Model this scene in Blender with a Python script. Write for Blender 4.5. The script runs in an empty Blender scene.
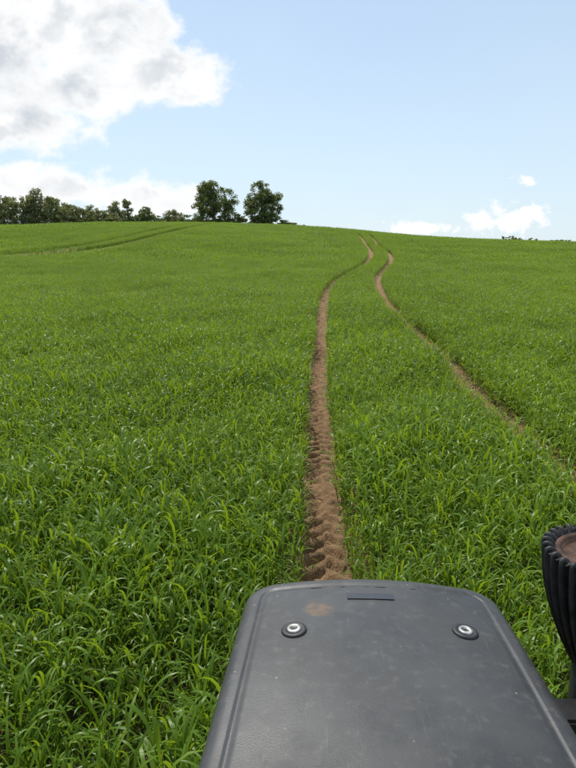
import bpy, math, random, bmesh
import numpy as np
from mathutils import Vector, Euler, Matrix
rng = np.random.default_rng(7); random.seed(7)
scene = bpy.context.scene
scene.view_settings.view_transform='Standard'; scene.view_settings.look='None'
scene.view_settings.exposure=0; scene.view_settings.gamma=1
SUN_AZ=math.radians(-22); SUN_EL=math.radians(58)

# ---------------------------------------------------------------- helpers
def link(o, parent=None):
    scene.collection.objects.link(o)
    if parent: o.parent=parent
    return o
def mesh_obj(name, verts, faces, mats=(), smooth=False, parent=None, midx=None, do_link=True):
    me=bpy.data.meshes.new(name); me.from_pydata([tuple(v) for v in verts],[],faces)
    for m in mats: me.materials.append(m)
    if midx is not None: me.polygons.foreach_set('material_index',np.array(midx,dtype=np.int32))
    if smooth: me.polygons.foreach_set('use_smooth',np.ones(len(me.polygons),dtype=bool))
    me.update()
    o=bpy.data.objects.new(name,me)
    if do_link: link(o,parent)
    return o
class NT:
    def __init__(s,tree): s.t=tree; s.n=tree.nodes; s.l=tree.links
    def set(s,sock,v):
        if isinstance(v,bpy.types.NodeSocket): s.l.new(v,sock)
        else: sock.default_value=v
    def m(s,op,a,b=None,c=None,clamp=False):
        n=s.n.new('ShaderNodeMath'); n.operation=op; n.use_clamp=clamp
        s.set(n.inputs[0],a)
        if b is not None: s.set(n.inputs[1],b)
        if c is not None: s.set(n.inputs[2],c)
        return n.outputs[0]
    def vm(s,op,a,b):
        n=s.n.new('ShaderNodeVectorMath'); n.operation=op
        s.set(n.inputs[0],a); s.set(n.inputs[1],b); return n.outputs[0]
    def noise(s,vec,scale,detail=4,rough=.55,dist=0):
        n=s.n.new('ShaderNodeTexNoise')
        if vec is not None: s.l.new(vec,n.inputs['Vector'])
        n.inputs['Scale'].default_value=scale; n.inputs['Detail'].default_value=detail
        n.inputs['Roughness'].default_value=rough; n.inputs['Distortion'].default_value=dist
        return n.outputs[0]
    def smooth(s,v,a,b,lo=0.,hi=1.):
        n=s.n.new('ShaderNodeMapRange'); n.interpolation_type='SMOOTHSTEP'
        s.set(n.inputs[0],v); s.set(n.inputs[1],a); s.set(n.inputs[2],b); s.set(n.inputs[3],lo); s.set(n.inputs[4],hi)
        return n.outputs[0]
    def mix(s,f,a,b):
        n=s.n.new('ShaderNodeMix'); n.data_type='RGBA'
        s.set(n.inputs[0],f); s.set(n.inputs[6],a); s.set(n.inputs[7],b); return n.outputs[2]
def c4(r,g,b): return (r,g,b,1.0)
def new_mat(name):
    m=bpy.data.materials.new(name); m.use_nodes=True
    nt=NT(m.node_tree); bs=m.node_tree.nodes['Principled BSDF']
    return m,nt,bs
def geo_pos(nt): return nt.n.new('ShaderNodeNewGeometry').outputs['Position']
def bump(nt,bs,h,strength,dist):
    b=nt.n.new('ShaderNodeBump'); b.inputs['Strength'].default_value=strength; b.inputs['Distance'].default_value=dist
    nt.l.new(h,b.inputs['Height']); nt.l.new(b.outputs[0],bs.inputs['Normal'])

# ---------------------------------------------------------------- terrain
def sstep(a,b,v):
    t=np.clip((v-a)/(b-a),0,1); return t*t*(3-2*t)
def terrain(x,y):
    x=np.asarray(x,float); y=np.asarray(y,float)
    A=2.9+4.4/(1+np.exp(np.clip((x-17)/13,-40,40)))-.9*sstep(28,80,-x)
    z=A*sstep(20,150,y)
    z=z-sstep(155,420,y)*(A+6)
    z=z+0.14*np.sin(x*.05+1.3)*np.sin(y*.06)*sstep(12,40,y)
    z=z+0.12*np.sin(x*.16+.4+y*.03)*np.sin(y*.085+1)*sstep(22,50,y)
    return z
# tractor wheel tracks (tramlines)
def catmull(P,step=.25):
    P=np.array(P,float); out=[]
    Q=np.vstack([2*P[0]-P[1],P,2*P[-1]-P[-2]])
    for i in range(1,len(Q)-2):
        p0,p1,p2,p3=Q[i-1],Q[i],Q[i+1],Q[i+2]; n=max(2,int(np.linalg.norm(p2-p1)/step))
        for t in np.linspace(0,1,n,endpoint=False):
            out.append(.5*((2*p1)+(-p0+p2)*t+(2*p0-5*p1+4*p2-p3)*t*t+(-p0+3*p1-3*p2+p3)*t**3))
    out.append(Q[-2]); return np.array(out)
def offset(C,d):
    T=np.gradient(C,axis=0); T/=np.linalg.norm(T,axis=1)[:,None]
    return C+np.stack([T[:,1],-T[:,0]],1)*d
L=catmull([(.1,-3),(.2,2),(.28,4.4),(.46,9.3),(.75,14),(1.1,20),(1.75,28),(3.1,37),(5.4,47),(7.2,55.5),(8.7,67),(9.8,80),(11.2,100),(13,145)])
R=catmull([(2.5,-3),(2.62,2),(2.7,4.4),(2.88,9.3),(3.2,14),(3.5,20),(4.15,28),(5.3,37),(7.3,46.5),(8.9,54.5),(10.4,66),(11.3,80),(13,100),(15,145)])
L2=catmull([(-60,44),(-42,51),(-31,54.5),(-25,58),(-22.5,66),(-21.3,80),(-20,100),(-18,145)])
R2=offset(L2,3.2)
tracks=[L,R,L2,R2]
def clear_of(i,y):
    if i==0: return float(np.interp(y,[0,12,30,50],[.195,.205,.23,.32]))
    if i==1: return float(np.interp(y,[0,12,30,50],[.20,.215,.24,.30]))
    return float(np.interp(y,[60,75],[1.4,.7]))
from mathutils.kdtree import KDTree
allp=np.vstack(tracks); tid=np.concatenate([[i]*len(t) for i,t in enumerate(tracks)])
kd=KDTree(len(allp))
for i,p in enumerate(allp): kd.insert((p[0],p[1],0),i)
kd.balance()
def tdist(x,y):
    f=kd.find((x,y,0)); return max(0,f[2]-clear_of(tid[f[1]],y))   # distance from the edge of the bare strip

# ---------------------------------------------------------------- materials
def leaf_mat(name,c_dark,c_mid,c_light,transl=.35,rough=.42,patch=.12,spec=.5):
    m,nt,bs=new_mat(name)
    oi=nt.n.new('ShaderNodeObjectInfo').outputs['Random']
    pos=geo_pos(nt)
    n1=nt.noise(pos,patch,4,.65); n2=nt.noise(pos,patch*14,3)
    col=nt.mix(nt.smooth(n2,.3,.7),c4(*c_dark),c4(*c_mid))
    f=nt.m('MULTIPLY',nt.m('ADD',nt.smooth(n1,.38,.64),oi),.5)
    col=nt.mix(f,col,c4(*c_light))
    nt.l.new(col,bs.inputs['Base Color']); bs.inputs['Roughness'].default_value=rough
    bs.inputs['Specular IOR Level'].default_value=spec
    tr=nt.n.new('ShaderNodeBsdfTranslucent')
    tc=nt.mix(.5,col,c4(c_light[0]*1.9,c_light[1]*1.5,c_light[2]*.5)); nt.l.new(tc,tr.inputs[0])
    mx=nt.n.new('ShaderNodeMixShader'); mx.inputs[0].default_value=transl
    nt.l.new(bs.outputs[0],mx.inputs[1]); nt.l.new(tr.outputs[0],mx.inputs[2])
    nt.l.new(mx.outputs[0],nt.n['Material Output'].inputs[0])
    return m
M_wheat=leaf_mat('wheat_leaf',(.074,.155,.010),(.122,.228,.013),(.20,.32,.022),.44,.42,.12,.38)
M_tree=leaf_mat('tree_leaf',(.085,.125,.045),(.12,.165,.06),(.16,.20,.08),.38,.6,.5,.2)
M_willow=leaf_mat('willow_leaf',(.125,.16,.07),(.175,.21,.095),(.22,.25,.12),.38,.6,.3,.2)

M_ground,nt,bs=new_mat('field_ground'); pos=geo_pos(nt)
n=nt.noise(pos,.5,5); n2=nt.noise(pos,14,5)
sep=nt.n.new('ShaderNodeSeparateXYZ'); nt.l.new(pos,sep.inputs[0])
far=nt.smooth(sep.outputs[1],20,60)
soil=nt.mix(n2,c4(.05,.035,.02),c4(.09,.06,.035))
grn=nt.mix(nt.smooth(n,.3,.7),c4(.07,.13,.012),c4(.10,.18,.018))
nt.l.new(nt.mix(far,soil,grn),bs.inputs['Base Color']); bs.inputs['Roughness'].default_value=.95
bump(nt,bs,n2,.6,.05)

M_soil,nt,bs=new_mat('track_soil'); pos=geo_pos(nt)
a=nt.noise(pos,7,6,.6); b=nt.noise(pos,60,5,.65)
col=nt.mix(nt.smooth(a,.3,.7),c4(.15,.088,.045),c4(.31,.19,.10))
col=nt.mix(nt.smooth(b,.35,.75,0,.55),col,c4(.42,.285,.17))
nt.l.new(col,bs.inputs['Base Color']); bs.inputs['Roughness'].default_value=.95; bs.inputs['Specular IOR Level'].default_value=.15
bump(nt,bs,b,.9,.03)

M_bark,nt,bs=new_mat('bark'); b=nt.noise(geo_pos(nt),3,4)
nt.l.new(nt.mix(b,c4(.06,.05,.04),c4(.16,.13,.10)),bs.inputs['Base Color']); bs.inputs['Roughness'].default_value=.9

# ---------------------------------------------------------------- ground sheet
def axis(parts):
    out=[]
    for a,b,s in parts: out+=list(np.arange(a,b,s))
    out.append(parts[-1][1]); return np.array(out)
xs=axis([(-4000,-400,400),(-400,-120,40),(-120,-60,6),(-60,60,2),(60,120,6),(120,400,40),(400,4000,400)])
ys=axis([(-1500,-100,200),(-100,0,10),(0,200,2),(200,440,12),(440,4000,400)])
X,Y=np.meshgrid(xs,ys); Z=terrain(X,Y)-.07
V=np.stack([X.ravel(),Y.ravel(),Z.ravel()],1); nx=len(xs)
F=[(j*nx+i,j*nx+i+1,(j+1)*nx+i+1,(j+1)*nx+i) for j in range(len(ys)-1) for i in range(nx-1)]
mesh_obj('ground',V,F,[M_ground],True)

# ---------------------------------------------------------------- dirt tracks
def smooth_noise(x,y,seed,f0=8,f1=80,n=34):
    r=np.random.default_rng(seed); z=np.zeros_like(x)
    for k in range(n):
        f=r.uniform(f0,f1); a=r.uniform(0,6.28); z+=np.sin(x*f*math.cos(a)+y*f*math.sin(a)+r.uniform(0,6.28))/(f**.6)
    return z
def track_mesh(C,name,fine_to,ws=1.):
    seg=np.linalg.norm(np.diff(C,axis=0),axis=1); S=np.concatenate([[0],np.cumsum(seg)])
    s=[];v=0
    while v<S[-1]:
        s.append(v); yy=np.interp(v,S,C[:,1]); v+= .018 if (0<yy<fine_to) else (.06 if yy<fine_to*2.2 else .4)
    s=np.array(s); cx=np.interp(s,S,C[:,0]); cy=np.interp(s,S,C[:,1])
    P=np.stack([cx,cy],1); T=np.gradient(P,axis=0); T/=np.linalg.norm(T,axis=1)[:,None]
    w=np.linspace(-.36,.36,41)
    wide=np.interp(cy,[25,50],[1,1.35])[:,None]*ws*w
    X=cx[:,None]+T[:,1][:,None]*wide; Y=cy[:,None]-T[:,0][:,None]*wide
    Z=terrain(X,Y)
    prof=-.04*np.exp(-(w/.2)**4)
    ph=(s[:,None]+np.abs(w)*.8+ .02*np.sin(s[:,None]*2.1))/.20*2*np.pi + (w>0)*np.pi+.9*np.sin(X*9+Y*3)*.3
    bar=np.clip(np.sin(ph)*2.5,-1,1)
    wear=.65+.35*np.sin(s*1.3+np.sin(s*.7)*2)[:,None]
    clod=smooth_noise(X,Y,3); clod2=np.maximum(0,smooth_noise(X,Y,9,25,110,40))
    Z=Z+prof+.032*bar*wear*np.exp(-(w/.21)**6)+.012*clod+.022*clod2
    n=len(w)
    V=np.stack([X.ravel(),Y.ravel(),Z.ravel()],1)
    F=[(j*n+i,j*n+i+1,(j+1)*n+i+1,(j+1)*n+i) for j in range(len(s)-1) for i in range(n-1)]
    return mesh_obj(name,V,F,[M_soil],True)
track_mesh(L,'dirt_wheel_track',14); track_mesh(R,'dirt_wheel_track',14)
track_mesh(L2,'dirt_wheel_track',0,2.); track_mesh(R2,'dirt_wheel_track',0,2.)

# ---------------------------------------------------------------- wheat
def blade(V,F,base,az,length,width,th0,curl,seg=6,twist=0.):
    b=np.array(base,float); d=np.array([math.cos(az),math.sin(az),0]); side0=np.array([-math.sin(az),math.cos(az),0])
    p=b.copy(); i0=len(V); up=np.array([0,0,1.])
    for k in range(seg+1):
        t=k/seg; th=th0+curl*t**1.5
        dirv=d*math.sin(th)+up*math.cos(th)
        nrm=np.cross(side0,dirv); tw=twist*t
        side=side0*math.cos(tw)+nrm*math.sin(tw)
        w=width*.5*(.55+.9*t if t<.5 else 1.0)*(1-max(0,(t-.45)/.55)**1.8)
        if k==seg: V.append(tuple(p))
        else:
            V.append(tuple(p-side*w)); V.append(tuple(p+side*w))
        p=p+dirv*(length/seg)
    for k in range(seg-1):
        a=i0+2*k; F.append((a,a+1,a+3,a+2))
    a=i0+2*(seg-1); F.append((a,a+1,a+2))
def plant(V,F,cx,cy,rnd,hs=1.,ws=1.,seg=6,leaves=4):
    az0=rnd.uniform(0,6.28); H=rnd.uniform(.24,.36)*hs
    lx,ly=rnd.uniform(-.03,.03),rnd.uniform(-.03,.03)
    i0=len(V); r=.0028*ws
    if seg>5:
        for k in range(3):
            a=k*2.09; V.append((cx+r*math.cos(a),cy+r*math.sin(a),-.05))
        for k in range(3):
            a=k*2.09; V.append((cx+lx+r*.7*math.cos(a),cy+ly+r*.7*math.sin(a),H))
        for k in range(3): F.append((i0+k,i0+(k+1)%3,i0+3+(k+1)%3,i0+3+k))
    for j in range(leaves):
        f=(j+1)/leaves
        z=H*(.25+.75*f)*.98; az=az0+j*math.pi+rnd.uniform(-.6,.6)
        ln=rnd.uniform(.12,.22)*hs
        blade(V,F,(cx+lx*f,cy+ly*f,z),az,ln,rnd.uniform(.0095,.0155)*ws,rnd.uniform(.2,.6) if j<leaves-1 else rnd.uniform(.05,.4),rnd.uniform(1.1,3.0),seg,rnd.uniform(-1.3,1.3))
src=bpy.data.collections.new('wheat_plants')
def add_src(name,n,rad,hs,ws,seg,leaves,seed,square=False,rows=None):
    r=random.Random(seed); V=[];F=[]
    for i in range(n):
        if square:
            x,y=r.uniform(-rad,rad),r.uniform(-rad,rad)
            if rows: x=round(x/rows)*rows+r.gauss(0,.018)
        else:
            q=rad*math.sqrt(r.random()); a=r.uniform(0,6.28); x,y=q*math.cos(a),q*math.sin(a)
        hh=1+.16*math.sin(x*5+seed)*math.sin(y*4+seed*2) if square else 1
        plant(V,F,x,y,r,hs*hh*r.uniform(.78,1.2),ws,seg,leaves)
    o=mesh_obj(name,V,F,[M_wheat],True,do_link=False); src.objects.link(o)
NT_=8
for i in range(NT_): add_src('p%02d_tuft'%i,3,.045,1.06,1.05,6,4,100+i)
for i in range(4): add_src('p%02d_mid'%(NT_+i),185,.52,1.06,1.15,5,3,200+i,True,.16)
for i in range(3): add_src('p%02d_far'%(NT_+4+i),360,1.25,1.06,2.6,4,3,300+i,True,.32)
P=[];ROT=[];SC=[];IDX=[]
Ly=L[:,1]; Lx=L[:,0]; Lt=np.gradient(Lx)/np.gradient(Ly)
def rowdir(x,y):  # drill rows follow the tramlines
    if x<-12 and y>40: k=.3
    else: k=1.
    return -math.atan(float(np.interp(y,Ly,Lt))*k)
def put(x,y,idx,sc,tilt=False,dz=0):
    z=float(terrain(x,y))
    if tilt:
        e=.5; sx=(float(terrain(x+e,y))-z)/e; sy=(float(terrain(x,y+e))-z)/e
        nrm=Vector((-sx,-sy,1)).normalized()
        q=Vector((0,0,1)).rotation_difference(nrm).to_matrix()@Matrix.Rotation(rowdir(x,y)+random.choice((0,math.pi)),3,'Z')
        e=q.to_euler()
    else: e=(random.gauss(0,.08),random.gauss(0,.08),random.uniform(0,6.28))
    P.append((x,y,z-.04+dz)); ROT.append(tuple(e)); SC.append(sc); IDX.append(idx)
HX,HW=.18,.30
def hood_zone(x,y): return abs(x-HX)<.42 and y<1.45
def hvar(x,y): return 1+.08*math.sin(x*1.7+y*.9)+.07*math.sin(x*.6-y*1.3+2)+.07*math.sin(x*3.1-y*2.3)
# near: single tufts in drill rows parallel to the tramlines
rs=.135; ds=.053; y=.9
while y<20:
    hw=.57*y+1.5; lx=float(np.interp(y,Ly,Lx))
    k=int((-hw-lx)/rs)
    while k*rs+lx<hw:
        if random.random()<.93:
            px=k*rs+lx+random.gauss(0,.017)+.07; py=y+random.uniform(-.5,.5)*ds*1.4
            d=tdist(px,py)
            if d>0 and not hood_zone(px,py):
                put(px,py,random.randrange(NT_),hvar(px,py)*random.uniform(.8,1.16)*(.85 if d<.06 else 1))
        k+=1
    y+=ds
def zone(y0,y1,sp,base,nvar,clear,fsp,fscale):
    y=y0
    while y<y1:
        hw=.56*y+3; x=-hw
        while x<hw:
            px=x+random.uniform(-.2,.2)*sp; py=y+random.uniform(-.2,.2)*sp
            if tdist(px,py)>clear: put(px,py,base+random.randrange(nvar),random.uniform(.86,1.08)*hvar(px*.4,py*.4),True,random.uniform(-.07,.03))
            x+=sp
        y+=sp
    for it,tr in enumerate(tracks):
        C=tr[(tr[:,1]>y0-clear-.2)&(tr[:,1]<y1+clear)]
        wmax=clear+sp*.6+(.3 if it<2 else 1.)
        n=int(len(C)*.25*(2*wmax)/(fsp*fsp)*.85)
        for k in range(n):
            i=random.randrange(len(C)); w=random.uniform(-wmax,wmax)
            i2=min(len(C)-2,i); t=C[i2+1]-C[i2]; t/=max(1e-6,np.linalg.norm(t))
            px=C[i][0]+t[1]*w+random.uniform(-.12,.12); py=C[i][1]-t[0]*w+random.uniform(-.12,.12)
            if py<20 or abs(px)>.6*py+4: continue
            if tdist(px,py)>0: put(px,py,random.randrange(NT_),fscale*random.uniform(.85,1.12))
zone(20.4,52,.86,NT_,4,.56,.115,1.0)
zone(52.5,172,1.9,NT_+4,3,1.35,.18,1.15)
me=bpy.data.meshes.new('wheat_crop'); me.from_pydata(P,[],[])
at=me.attributes.new('rot','FLOAT_VECTOR','POINT'); at.data.foreach_set('vector',np.array(ROT,dtype=np.float32).ravel())
at=me.attributes.new('scl','FLOAT','POINT'); at.data.foreach_set('value',np.array(SC,dtype=np.float32))
at=me.attributes.new('idx','INT','POINT'); at.data.foreach_set('value',np.array(IDX,dtype=np.int32))
crop=link(bpy.data.objects.new('wheat_crop',me))
print('instances',len(P))
g=bpy.data.node_groups.new('scatter','GeometryNodeTree')
g.interface.new_socket('Geometry',in_out='INPUT',socket_type='NodeSocketGeometry')
g.interface.new_socket('Geometry',in_out='OUTPUT',socket_type='NodeSocketGeometry')
gi=g.nodes.new('NodeGroupInput'); go=g.nodes.new('NodeGroupOutput')
ip=g.nodes.new('GeometryNodeInstanceOnPoints'); ci=g.nodes.new('GeometryNodeCollectionInfo')
ci.inputs['Collection'].default_value=src; ci.inputs['Separate Children'].default_value=True; ci.inputs['Reset Children'].default_value=True
def na(nm,ty):
    n=g.nodes.new('GeometryNodeInputNamedAttribute'); n.data_type=ty; n.inputs['Name'].default_value=nm; return n.outputs['Attribute']
g.links.new(gi.outputs[0],ip.inputs['Points']); g.links.new(ci.outputs[0],ip.inputs['Instance'])
ip.inputs['Pick Instance'].default_value=True
g.links.new(na('idx','INT'),ip.inputs['Instance Index']); g.links.new(na('rot','FLOAT_VECTOR'),ip.inputs['Rotation']); g.links.new(na('scl','FLOAT'),ip.inputs['Scale'])
g.links.new(ip.outputs[0],go.inputs[0])
md=crop.modifiers.new('scatter','NODES'); md.node_group=g

# ---------------------------------------------------------------- trees
def cone(V,F,MI,p0,p1,r0,r1,n=7):
    p0=np.array(p0,float);p1=np.array(p1,float); d=p1-p0; d/=np.linalg.norm(d)
    a=np.cross(d,[.3,.9,.1]); a/=np.linalg.norm(a); b=np.cross(d,a); i0=len(V)
    for p,r in((p0,r0),(p1,r1)):
        for k in range(n):
            t=2*math.pi*k/n; V.append(tuple(p+r*(a*math.cos(t)+b*math.sin(t))))
    for k in range(n): F.append((i0+k,i0+(k+1)%n,i0+n+(k+1)%n,i0+n+k)); MI.append(0)
def leaves(V,F,MI,c,rad,n,size,r):
    for _ in range(n):
        v=np.array([r.gauss(0,1) for _ in range(3)]); v/=np.linalg.norm(v)
        p=np.array(c)+v*np.array(rad)*(r.random()**.45)
        a=np.array([r.gauss(0,1) for _ in range(3)]); a/=np.linalg.norm(a)
        b=np.cross(a,v+.01); b/=max(1e-6,np.linalg.norm(b)); s=size*r.uniform(.5,1.2); i0=len(V)
        for q in (p-a*s,p+b*s*.6,p+a*s,p-b*s*.6): V.append(tuple(q))
        F.append((i0,i0+1,i0+2,i0+3)); MI.append(1)
def tree(name,x,y,h,w,seed,mat,trunk=.16,clumps=90,leafn=46,size=.2,shape=1.0,cr=1.):
    r=random.Random(seed); V=[];F=[];MI=[]; z0=float(terrain(x,y))-.1
    cone(V,F,MI,(0,0,0),(r.uniform(-.2,.2),0,h*.45),h*.028,h*.018); cone(V,F,MI,(0,0,h*.45),(r.uniform(-.4,.4),0,h*.9),h*.018,h*.004)
    def env(t): return w*.5*(math.sin(math.pi*min(1,(.24+.74*t)**shape))*.72+.25)
    lobes=[]
    for i in range(13):
        t=r.uniform(.0,.93); zz=h*(trunk+.06+(1-trunk-.14)*t); e=env(t)
        a=r.uniform(0,6.28); q=e*r.uniform(.35,.85); c=(q*math.cos(a),q*math.sin(a),zz)
        lobes.append((c,w*r.uniform(.13,.21)))
        cone(V,F,MI,(0,0,zz*.55),c,h*.011,h*.003,5)
    for i in range(clumps):
        if i<clumps*.6:
            c,rr=r.choice(lobes)
            v=np.array([r.gauss(0,1) for _ in range(3)]); v/=np.linalg.norm(v); p=np.array(c)+v*rr*r.uniform(.4,1.1)
        else:
            t=r.random(); e=env(t)
            a=r.uniform(0,6.28); q=e*math.sqrt(r.random())*.92; p=np.array([q*math.cos(a),q*math.sin(a),h*(trunk+(1-trunk)*t*.95)])
        p[2]=min(max(p[2],h*trunk*.8),h*.97)
        leaves(V,F,MI,p,(w*.08*cr,w*.08*cr,w*.065*cr),leafn,size,r)
    o=mesh_obj(name,V,F,[M_bark,mat],False,None,MI); o.location=(x,y,z0); return o
tree('broadleaf_tree',-19.4,168,12.3,12.8,11,M_tree,.0,260,56,.26)
tree('broadleaf_tree',-7.0,170,12.9,11.2,12,M_tree,.07,240,56,.26)
tree('birch_tree',-42.9,172,8.0,4.2,13,M_willow,.0,110,34,.2,1.,1.7)
tree('birch_tree',-46.9,174,7.6,5.8,14,M_willow,.0,120,34,.2,1.,1.6)
tree('birch_tree',-38.2,172,5.9,6.0,15,M_tree,.0,110,34,.22,1.,1.3)
tree('birch_tree',-30.8,173,5.0,7.0,16,M_tree,.0,110,34,.22,1.,1.3)
# shrubs left: one mass
def shrub_mass(name,items,mat,seed,size=.2,dens=1.):
    r=random.Random(seed);V=[];F=[];MI=[]
    for (x,y,h,w) in items:
        z0=float(terrain(x,y))-.2
        for k in range(3): cone(V,F,MI,(x,y,z0),(x+r.uniform(-1,1)*w*.3,y+r.uniform(-1,1)*w*.3,z0+h*.75),.07,.02,4)
        n=int((12+w*h*1.3)*dens)
        for k in range(n):
            a=r.uniform(0,6.28); t=r.random(); q=w*.5*math.sqrt(r.random())*(1-.4*t*t)
            leaves(V,F,MI,(x+q*math.cos(a),y+q*math.sin(a),z0+h*(.04+.88*t)),(w*.14,w*.14,h*.08),26,size,r)
    return mesh_obj(name,V,F,[M_bark,mat],False,None,MI)
rr=random.Random(5)
items=[]
for x in np.arange(-112,-45.5,1.35):
    h=float(np.interp(x,[-100,-77.7,-72.3,-65.5,-61.5,-56,-50.7,-47.5],[8.5,10.6,9.0,10.8,9.2,7.0,5.8,4.4]))*rr.uniform(.78,1.05)
    items.append((x+rr.uniform(-.5,.5),169+rr.uniform(-5,6),h,rr.uniform(4.2,6.0)))
shrub_mass('willow_shrubs',items,M_willow,21,.27,1.05)
items=[(x,171+rr.uniform(-3,6),rr.uniform(2.5,4.0),rr.uniform(3.4,5.2)) for x in np.arange(-56,-12,1.5)]
items+=[(x,171+rr.uniform(-3,4),rr.uniform(1.8,2.8),rr.uniform(3,5)) for x in np.arange(-12,3,1.9)]
items+=[(-13.2,170,4.4,4.5),(-1.5,168,3.3,4),(1.0,168,2.7,3.6),(3.6,168,2.2,3.4),(6.2,168,1.7,3)]
shrub_mass('hedge',items,M_tree,22,.25)
items=[(54+rr.uniform(-3,4),150+rr.uniform(-3,3),rr.uniform(1.1,1.9),rr.uniform(2,3)) for _ in range(5)]
items+=[(62+rr.uniform(0,20),152,rr.uniform(.9,1.3),rr.uniform(2,3)) for _ in range(8)]
shrub_mass('roadside_shrubs',items,M_willow,23,.16)

# ---------------------------------------------------------------- tractor
tr=bpy.data.objects.new('tractor',None); link(tr); tr.location=(HX-.048,0,1.55); tr.rotation_euler=(0,0,-.045)
M_hood,nt,bs=new_mat('hood_plastic')
tc=nt.n.new('ShaderNodeTexCoord').outputs['Object']
a=nt.noise(tc,3,5,.6); b=nt.noise(tc,45,4,.6); fine=nt.noise(tc,500,2)
col=nt.mix(nt.smooth(a,.3,.7),c4(.032,.033,.033),c4(.060,.060,.059))
col=nt.mix(nt.smooth(b,.5,.8,0,.4),col,c4(.13,.12,.105))
def dist_to(px,py):
    mp=nt.n.new('ShaderNodeMapping'); mp.inputs['Location'].default_value=(-px,-py,0); mp.inputs['Scale'].default_value=(1,1,0); nt.l.new(tc,mp.inputs[0])
    n=nt.n.new('ShaderNodeVectorMath'); n.operation='LENGTH'; nt.l.new(mp.outputs[0],n.inputs[0]); return n.outputs['Value']
d=nt.m('ADD',dist_to(-.120,1.192),nt.m('MULTIPLY',nt.m('SUBTRACT',nt.noise(tc,40,3),.5),.03))
col=nt.mix(nt.m('MULTIPLY',nt.smooth(d,.018,.036,1,0),nt.smooth(nt.noise(tc,60,4),.35,.65,.15,.75)),col,c4(.17,.10,.05))
vo=nt.n.new('ShaderNodeTexVoronoi'); vo.inputs['Scale'].default_value=32; nt.l.new(tc,vo.inputs['Vector'])
sel=nt.m('GREATER_THAN',nt.noise(tc,9,2),.55)
col=nt.mix(nt.m('MULTIPLY',nt.smooth(vo.outputs['Distance'],.04,.10,.6,0),sel),col,c4(.3,.26,.2))
mp=nt.n.new('ShaderNodeMapping'); mp.inputs['Rotation'].default_value=(0,0,.9); mp.inputs['Scale'].default_value=(70,3.5,1); nt.l.new(tc,mp.inputs[0])
col=nt.mix(nt.smooth(nt.noise(mp.outputs[0],1.5,3),.64,.76,0,.4),col,c4(.14,.14,.13))
nt.l.new(col,bs.inputs['Base Color'])
nt.l.new(nt.smooth(nt.noise(tc,5,6,.7),.25,.75,.32,.60),bs.inputs['Roughness'])
bs.inputs['Specular IOR Level'].default_value=.42
bump(nt,bs,fine,.18,.002)

def hw_at(y): return .288+.038*max(0,min(1,(1.25-y)/.9))
def ring(y0,y1,Rf,inset,arch=.022,nc=12,nf=16,ns=24):
    yf=y1-inset; R=max(Rf-inset*.8,.012); pts=[]
    for k in range(ns):
        yy=y0+(yf-R-y0)*k/ns; pts.append((hw_at(yy)-inset,yy))
    hw=hw_at(yf-R)-inset
    for k in range(nc):
        t=math.pi/2*k/nc; pts.append((hw-R+R*math.cos(t),yf-R+R*math.sin(t)))
    for k in range(nf+1): pts.append(((hw-R)*(1-k/nf),yf))
    return [(x,y+arch*(1-(x/hw_at(y))**2)*max(0,(y-.5))/.75) for x,y in pts]
def hz(x,y): 
    return -.020*(x/hw_at(y))**2-.014*max(0,(y-.9)/.42)**2
def build_hood():
    y0,y1,Rf=-.6,1.320,.065; V=[];F=[]
    levels=[(0.012,-.42),(0.0,-.2),(0,-.05)]
    r=.024
    for k in range(0,9):
        t=math.pi/2*k/8; levels.append((r*(1-math.cos(t)),-r+r*math.sin(t)))
    levels+= [(.034,.0),(.037,-.0005),(.040,-.0025),(.045,-.0028),(.050,-.0005),(.056,.0)]
    rings=[]
    for ins,z in levels:
        h=ring(y0,y1,Rf,ins); full=h+[(-x,y) for x,y in reversed(h[:-1])]
        i0=len(V)
        for x,y in full: V.append((x,y,z+hz(x,y)))
        rings.append((i0,len(full)))
    for (a,n),(b,_) in zip(rings[:-1],rings[1:]):
        for k in range(n-1): F.append((a+k,a+k+1,b+k+1,b+k))
    h=ring(y0,y1,Rf,.056); n=len(h); a0=rings[-1][0]; tot=rings[-1][1]; M=24; rows=[]
    for i in range(n-1):
        x,y=h[i]; row=[a0+i]; W=hw_at(y)
        for k in range(1,M):
            xx=x*(1-2*k/M); yy=y+(.022*((x/W)**2-(xx/W)**2)*max(0,(y-.5))/.75)
            row.append(len(V)); V.append((xx,yy,hz(xx,yy)))
        row.append(a0+tot-1-i); rows.append(row)
    for r0,r1 in zip(rows[:-1],rows[1:]):
        for k in range(M): F.append((r0[k],r1[k],r1[k+1],r0[k+1]))
    return mesh_obj('hood',V,F,[M_hood],True,tr)
hood=build_hood()
bm=bmesh.new(); bm.from_mesh(hood.data); bmesh.ops.remove_doubles(bm,verts=bm.verts,dist=.0004); bmesh.ops.recalc_face_normals(bm,faces=bm.faces); bm.to_mesh(hood.data); bm.free()

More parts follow.
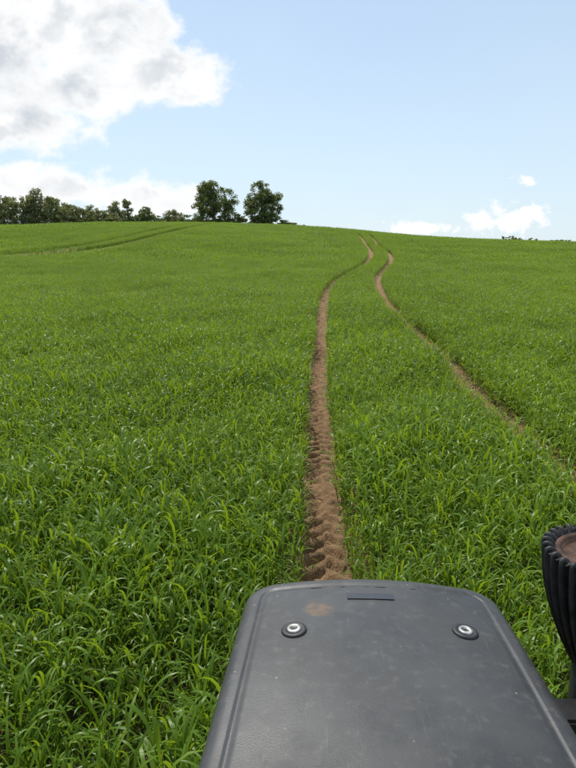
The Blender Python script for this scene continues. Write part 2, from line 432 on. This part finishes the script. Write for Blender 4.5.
def simple(name,base,rough,metal=0.,nscale=30,var=.4):
    m,nt,bs=new_mat(name); tc=nt.n.new('ShaderNodeTexCoord').outputs['Object']
    nt.l.new(nt.mix(nt.smooth(nt.noise(tc,nscale,4),.3,.7),c4(*[c*(1-var) for c in base]),c4(*[c*(1+var) for c in base])),bs.inputs['Base Color'])
    bs.inputs['Roughness'].default_value=rough; bs.inputs['Metallic'].default_value=metal; return m
M_rub=simple('black_rubber',(.014,.014,.015),.55); M_steel=simple('bolt_steel',(.45,.44,.41),.5,.8,60,.45)
M_rust=simple('rusty_steel',(.085,.045,.028),.85,0,25,.6); M_blk=simple('black_paint',(.016,.016,.017),.38)
M_guard=simple('black_guard',(.020,.018,.017),.6,0,30,.6)
def lathe(name,prof,mat,loc,n=40,parent=tr,smooth=True,rot=None):
    V=[];F=[]
    for (r,z) in prof:
        for k in range(n): t=2*math.pi*k/n; V.append((r*math.cos(t),r*math.sin(t),z))
    for j in range(len(prof)-1):
        for k in range(n): F.append((j*n+k,j*n+(k+1)%n,(j+1)*n+(k+1)%n,(j+1)*n+k))
    F.append(tuple((len(prof)-1)*n+k for k in range(n)))
    o=mesh_obj(name,V,F,[mat],smooth,parent); o.location=loc
    return o
for i,bx in enumerate((-.170,.176)):
    by=1.113 if i==0 else 1.124; bz=hz(bx,by)
    tilt=(-.03,.10 if bx>0 else -.10,0)
    a=lathe('bolt_grommet_%d'%(i+1),[(.0262,-.003),(.0262,.002),(.0245,.0042),(.019,.0048),(.0165,.0036)],M_rub,(bx,by,bz)); a.rotation_euler=tilt
    b=lathe('bolt_%d'%(i+1),[(.0145,.002),(.0145,.0052),(.0130,.0068),(.0075,.0070),(.0068,.0035),(.001,.0034)],M_steel,(bx,by,bz)); b.rotation_euler=tilt
    c=lathe('bolt_socket_%d'%(i+1),[(.0066,.003),(.0066,.0042),(.001,.0043)],M_blk,(bx,by,bz),6,smooth=False); c.rotation_euler=tilt
M_badge=simple('badge_plate',(.020,.027,.040),.6,0,60,.12)
V=[]
for j,yy in enumerate(np.linspace(-.012,.012,4)):
    for i,xx in enumerate(np.linspace(-.052,.052,14)):
        V.append((xx-.005,1.243+yy,hz(xx-.005,1.243+yy)+.0022))
F=[(j*14+i,j*14+i+1,(j+1)*14+i+1,(j+1)*14+i) for j in range(3) for i in range(13)]
mesh_obj('badge_plate',V,F,[M_badge],True,tr)
# ribbed exhaust guard on the right
ex=(.507,1.265,-.028); NR=30
V=[];F=[]; n=NR*12; prof=[(.104,.118,.2),(.107,.128,.6),(.112,.135,.9),(.120,.139,1.),(.128,.137,1.)]
for t in np.linspace(0,1,24):
    z=.130-.27*t; r=.133-.080*t**1.8
    prof.append((r,z,min(1,(1-t)*6+.1)))
for r,z,am in prof:
    for k in range(n):
        th=2*math.pi*k/n; q=math.cos(th*NR); q=math.copysign(abs(q)**.45,q)
        if r<.13 and z>.12: zz=z-.012*am*(1-q)*.5; rr_=r
        else: zz=z; rr_=r-.013*am*(1-q)*.8
        V.append((rr_*math.cos(th),rr_*math.sin(th),zz))
for j in range(len(prof)-1):
    for k in range(n): F.append((j*n+k,j*n+(k+1)%n,(j+1)*n+(k+1)%n,(j+1)*n+k))
o=mesh_obj('exhaust_guard',V,F,[M_guard],True,tr); o.location=ex
lathe('exhaust_cap',[(.106,.10),(.104,.124),(.098,.128),(.092,.122),(.088,.112),(.05,.110),(.048,.15),(.043,.15),(.042,.09),(.001,.088)],M_rust,ex,60)
lathe('exhaust_pipe',[(.045,-.9),(.045,-.12),(.03,-.1)],M_blk,ex,24)
def box(name,x0,x1,y0,y1,z0,z1,mat,bev=.006):
    bm=bmesh.new(); bmesh.ops.create_cube(bm,size=1)
    for v in bm.verts: v.co=Vector(((x0+x1)/2+v.co.x*(x1-x0),(y0+y1)/2+v.co.y*(y1-y0),(z0+z1)/2+v.co.z*(z1-z0)))
    bmesh.ops.bevel(bm,geom=bm.edges[:],offset=bev,segments=2,affect='EDGES')
    me=bpy.data.meshes.new(name); bm.to_mesh(me); bm.free(); me.materials.append(mat)
    o=bpy.data.objects.new(name,me); link(o,tr); return o
box('exhaust_bracket',.27,.50,1.05,1.12,-.19,-.15,M_blk)
box('side_rail',.345,.375,.2,1.15,-.22,-.18,M_blk)
box('engine_block',-.22,.22,-.5,1.15,-.95,-.4,M_blk,.02)

# ---------------------------------------------------------------- world
w=bpy.data.worlds.new('World'); scene.world=w; w.use_nodes=True
nt=NT(w.node_tree); bg=nt.n['Background']
sky=nt.n.new('ShaderNodeTexSky'); sky.sky_type='NISHITA'; sky.sun_disc=False
sky.sun_elevation=SUN_EL; sky.sun_rotation=SUN_AZ; sky.altitude=200; sky.air_density=1.0; sky.dust_density=.3; sky.ozone_density=2.0
nt.l.new(sky.outputs[0],bg.inputs[0]); bg.inputs[1].default_value=.145
tc=nt.n.new('ShaderNodeTexCoord').outputs['Generated']
sp_=nt.n.new('ShaderNodeSeparateXYZ'); nt.l.new(tc,sp_.inputs[0]); dx,dy,dz=sp_.outputs
hz_bg=nt.n.new('ShaderNodeBackground'); hz_bg.inputs[0].default_value=c4(.73,.88,1.0); hz_bg.inputs[1].default_value=.96
hm=nt.n.new('ShaderNodeMixShader'); 
hf=nt.m('MULTIPLY',nt.smooth(dz,0.,.40,.88,.5),nt.smooth(nt.noise(tc,2.0,5,.6),.3,.7,.88,1.05))
nt.l.new(hf,hm.inputs[0]); nt.l.new(bg.outputs[0],hm.inputs[1]); nt.l.new(hz_bg.outputs[0],hm.inputs[2])
front=nt.m('GREATER_THAN',dy,.1); dyc=nt.m('MAXIMUM',dy,.1)
u=nt.m('DIVIDE',dx,dyc); v=nt.m('DIVIDE',dz,dyc)
cb=nt.n.new('ShaderNodeCombineXYZ'); nt.l.new(u,cb.inputs[0]); nt.l.new(nt.m('MULTIPLY',v,1.25),cb.inputs[1]); uv=cb.outputs[0]
def dens_of(blobs):
    dens=None
    for (bu,bv,ru,rv) in blobs:
        a=nt.m('DIVIDE',nt.m('SUBTRACT',u,bu),ru); b=nt.m('DIVIDE',nt.m('SUBTRACT',v,bv),rv)
        q=nt.m('SUBTRACT',1.0,nt.m('SQRT',nt.m('ADD',nt.m('MULTIPLY',a,a),nt.m('MULTIPLY',b,b))))
        dens=q if dens is None else nt.m('SMOOTH_MAX',dens,q,.25)
    return dens
big=dens_of([(-.36,.33,.17,.10),(-.27,.31,.11,.070),(-.185,.248,.105,.052),(-.30,.235,.13,.055),(-.42,.185,.13,.055),(-.47,.27,.16,.12)])
low=dens_of([(-.36,.088,.15,.034),(-.25,.078,.12,.026),(-.19,.062,.08,.018),(-.45,.10,.12,.034)])
small=dens_of([(.345,.040,.060,.024),(.305,.040,.035,.018),(.38,.048,.030,.018),(.368,.0975,.018,.008),(.205,.030,.050,.012),(.18,.026,.03,.010)])
nz=nt.noise(uv,9,10,.56,.3); nzf=nt.noise(uv,30,6,.6); nzs=nt.noise(uv,48,7,.62,.3)
A_=nt.m('SUBTRACT',nz,.5); B_=nt.m('SUBTRACT',nzf,.5); C_=nt.m('SUBTRACT',nzs,.5)
d1=nt.m('ADD',nt.m('ADD',big,nt.m('MULTIPLY',A_,1.9)),nt.m('MULTIPLY',B_,.6))
d2=nt.m('ADD',nt.m('ADD',low,nt.m('MULTIPLY',A_,1.6)),nt.m('MULTIPLY',B_,1.4))
d3=nt.m('ADD',small,nt.m('MULTIPLY',C_,3.2))
mask=nt.m('MAXIMUM',nt.m('MAXIMUM',nt.smooth(d1,.0,.38),nt.smooth(d2,-.05,.5)),nt.smooth(d3,-.1,.7))
mask=nt.m('MULTIPLY',mask,front)
gen=nt.m('MULTIPLY',nt.smooth(nt.noise(tc,2.6,7,.55),.55,.66),nt.m('SUBTRACT',1.0,front))
gen=nt.m('MULTIPLY',gen,nt.smooth(dz,.02,.12))
mask=nt.m('MAXIMUM',mask,gen)
off=nt.vm('ADD',uv,(-.010,.035,0.))
n2=nt.noise(off,9,7,.55,.3)
shade=nt.m('ADD',nt.smooth(nt.m('SUBTRACT',n2,nz),-.09,.13,0,.7),nt.smooth(nt.noise(uv,5.5,6,.6,.2),.40,.62,0,.5))
cc=nt.mix(nt.m('MULTIPLY',shade,nt.m('MAXIMUM',nt.smooth(d1,.15,.7),nt.smooth(d2,.2,.9,0,.5))),c4(1.0,1.0,1.0),c4(.62,.67,.72))
bg2=nt.n.new('ShaderNodeBackground'); nt.l.new(cc,bg2.inputs[0]); bg2.inputs[1].default_value=1.05
mx=nt.n.new('ShaderNodeMixShader'); nt.l.new(mask,mx.inputs[0]); nt.l.new(hm.outputs[0],mx.inputs[1]); nt.l.new(bg2.outputs[0],mx.inputs[2])
nt.l.new(mx.outputs[0],nt.n['World Output'].inputs[0])
sl=bpy.data.lights.new('sun','SUN'); sl.energy=4.3; sl.angle=math.radians(.6); sl.color=(1,.95,.87)
so=link(bpy.data.objects.new('sun',sl))
sd=Vector((math.sin(SUN_AZ)*math.cos(SUN_EL),math.cos(SUN_AZ)*math.cos(SUN_EL),math.sin(SUN_EL)))
so.rotation_euler=sd.to_track_quat('Z','Y').to_euler()

# ---------------------------------------------------------------- camera
cd=bpy.data.cameras.new('camera'); cam=link(bpy.data.objects.new('camera',cd)); scene.camera=cam
cd.sensor_fit='VERTICAL'; cd.sensor_height=36; cd.lens=36*620/768; cd.clip_start=.05; cd.clip_end=9000
cam.location=(0,0,2.3); cam.rotation_euler=(math.radians(90-12.5),0,0)
